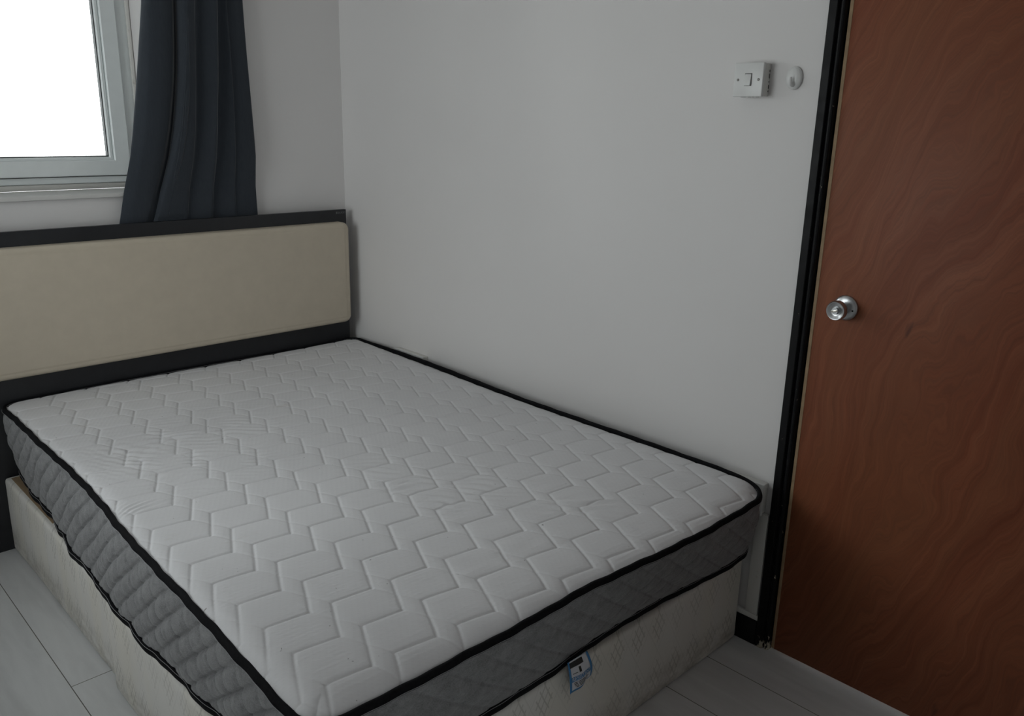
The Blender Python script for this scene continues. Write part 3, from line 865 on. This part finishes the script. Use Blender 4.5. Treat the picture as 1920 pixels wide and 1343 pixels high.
lab_patch('label_field', .085, .90, .655, .93, .0005, W_LWHITE)
lab_patch('label_print', .06, .66, 0.04, .20, .0009, W_LBLACK)
lab_patch('label_print', .40, .49, .25, .42, .0009, W_LBLACK, 3, 5)
lab_patch('label_print', .14, .34, .39, .405, .0009, W_LBLACK, 6, 1)
for k, (a, b) in enumerate(((.16, .55), (.17, .60), (.20, .58), (.24, .55))):
    v = .69+.055*k
    for (c0, c1) in ((a, a+(b-a)*.3), (a+(b-a)*.38, b), (b+.06, b+.12+.05*(k % 2))):
        lab_patch('label_print', c0, c1, v, v+.024, .0009, W_LBLACK, 5, 1)
def lab_text(body, uc, vc, size_v, mat):
    cu = bpy.data.curves.new('label_lettering', 'FONT'); cu.body = body; cu.size = 1; cu.align_x = 'CENTER'; cu.align_y = 'CENTER'
    tmp = bpy.data.objects.new('label_lettering', cu); COL.objects.link(tmp)
    dg = bpy.context.evaluated_depsgraph_get(); dg.update()
    me = bpy.data.meshes.new_from_object(tmp.evaluated_get(dg)); bpy.data.objects.remove(tmp)
    xs = [v.co.x for v in me.vertices]; w = max(xs)-min(xs)
    for v in me.vertices:
        v.co = lab_pt(uc + v.co.x/w*.80, vc - v.co.y*size_v, .0010)
    return link('label_lettering', me, mat, lab)
lab_text('RESISTANT', .5, .577, .17, W_LWHITE)

# ------------------------------------------------------------------ things on the right wall
sw = thing('light_switch', 'square white light switch on a surface box, left of the round hook', 'light switch')
SY, SZ = -1.9868, 1.6291
boxobj('back_box', (-.0285, SY-.0415, SZ-.0415), (-.0002, SY+.0415, SZ+.0415), W_PLASTIC, sw, .003)
boxobj('face_plate', (-.0385, SY-.043, SZ-.043), (-.0287, SY+.043, SZ+.043), W_PLAST2, sw, .0025, 3)
bm = bmesh.new(); box(bm, (-.0388, SY-.0105, SZ-.0155), (-.0380, SY+.0105, SZ+.0160))
frombm('rocker_recess', bm, W_DARK, sw)
bm = bmesh.new(); box(bm, (-.0425, -.0092, -.0146), (-.0370, .0092, .0146), .001)
for v in bm.verts:
    if v.co.x < -.040: v.co.x += v.co.z*.13
o = frombm('rocker', bm, W_PLAST2, sw, auto=35); o.location = (0, SY+.0002, SZ)
for dy in (-.0302, .0302):
    bm = bmesh.new(); lathe(bm, [(0, 0), (.0034, 0), (.0034, .0012), (.0026, .0018), (0, .0018)], 20, Matrix.Translation((-.0380, SY+dy, SZ)) @ Matrix.Rotation(math.radians(-90), 4, 'Y'))
    s_ = frombm('screw', bm, W_SCREW, sw, auto=35)

random.seed(4)
for z0, z1 in ((-.030, -.026), (-.022, -.012), (-.006, -.003), (.004, .016), (.020, .026)):
    boxobj('paint_gap', (-.0062-random.random()*.002, SY-.0420, SZ+z0), (-.0040, SY-.0414, SZ+z1), W_DARK, sw)
for y0, y1 in ((-.030, -.022), (-.014, -.010), (-.006, .002), (.010, .024)):
    boxobj('paint_gap', (-.0285, SY+y0, SZ-.0435), (-.0262, SY+y1, SZ-.0413), W_DARK, sw)

hk = thing('wall_hook', 'small round white adhesive hook on the wall between switch and door frame', 'hook')
HC = Vector((0, -2.0985, 1.633)); HM = Matrix.Translation(HC) @ Matrix.Rotation(math.radians(-90), 4, 'Y')
bm = bmesh.new(); lathe(bm, [(0, .0003), (.0275, .0003), (.0290, .003), (.0275, .0065), (.022, .0095), (.012, .0115), (0, .012)], 48, HM)
for v in bm.verts: v.co.y = HC.y + (v.co.y-HC.y)*.80
frombm('hook_plate', bm, W_PLAST2, hk, auto=50)
bm = bmesh.new()
pts = [(-.008, HC.y-.002, HC.z-.015), (-.013, HC.y-.001, HC.z-.0165), (-.0175, HC.y, HC.z-.0155), (-.0205, HC.y+.001, HC.z-.010), (-.0212, HC.y+.001, HC.z-.003), (-.0205, HC.y+.001, HC.z+.002)]
tube(bm, pts, [.0065, .0060, .0052, .0044, .0036, .0026], 14)
frombm('hook_prong', bm, W_PLAST2, hk, auto=50)

s1 = thing('socket_box', 'white surface socket box behind the mattress nearer the headboard', 'electrical socket')
boxobj('back_box', (-.0255, -.585, .472), (-.0002, -.390, .5585), W_PLASTIC, s1, .003)
boxobj('face_plate', (-.0305, -.587, .470), (-.0257, -.388, .5605), W_PLAST2, s1, .002)
s2 = thing('socket_box', 'white surface socket box beside the black door frame, above the trunking', 'electrical socket')
boxobj('back_box', (-.0255, -2.1545, .430), (-.0002, -2.010, .5225), W_PLASTIC, s2, .003)
boxobj('face_plate', (-.0335, -2.1575, .4275), (-.0257, -2.007, .5245), W_PLAST2, s2, .002)
tk = thing('cable_trunking', 'narrow white vertical cable trunking below the socket box beside the door frame', 'cable trunking')
boxobj('trunking_base', (-.009, -2.170, .0985), (-.0002, -2.132, .4268), W_WHITEWOOD, tk, .0015)
boxobj('trunking_lid', (-.0145, -2.171, .0985), (-.0092, -2.131, .4265), W_WHITEWOOD, tk, .002)
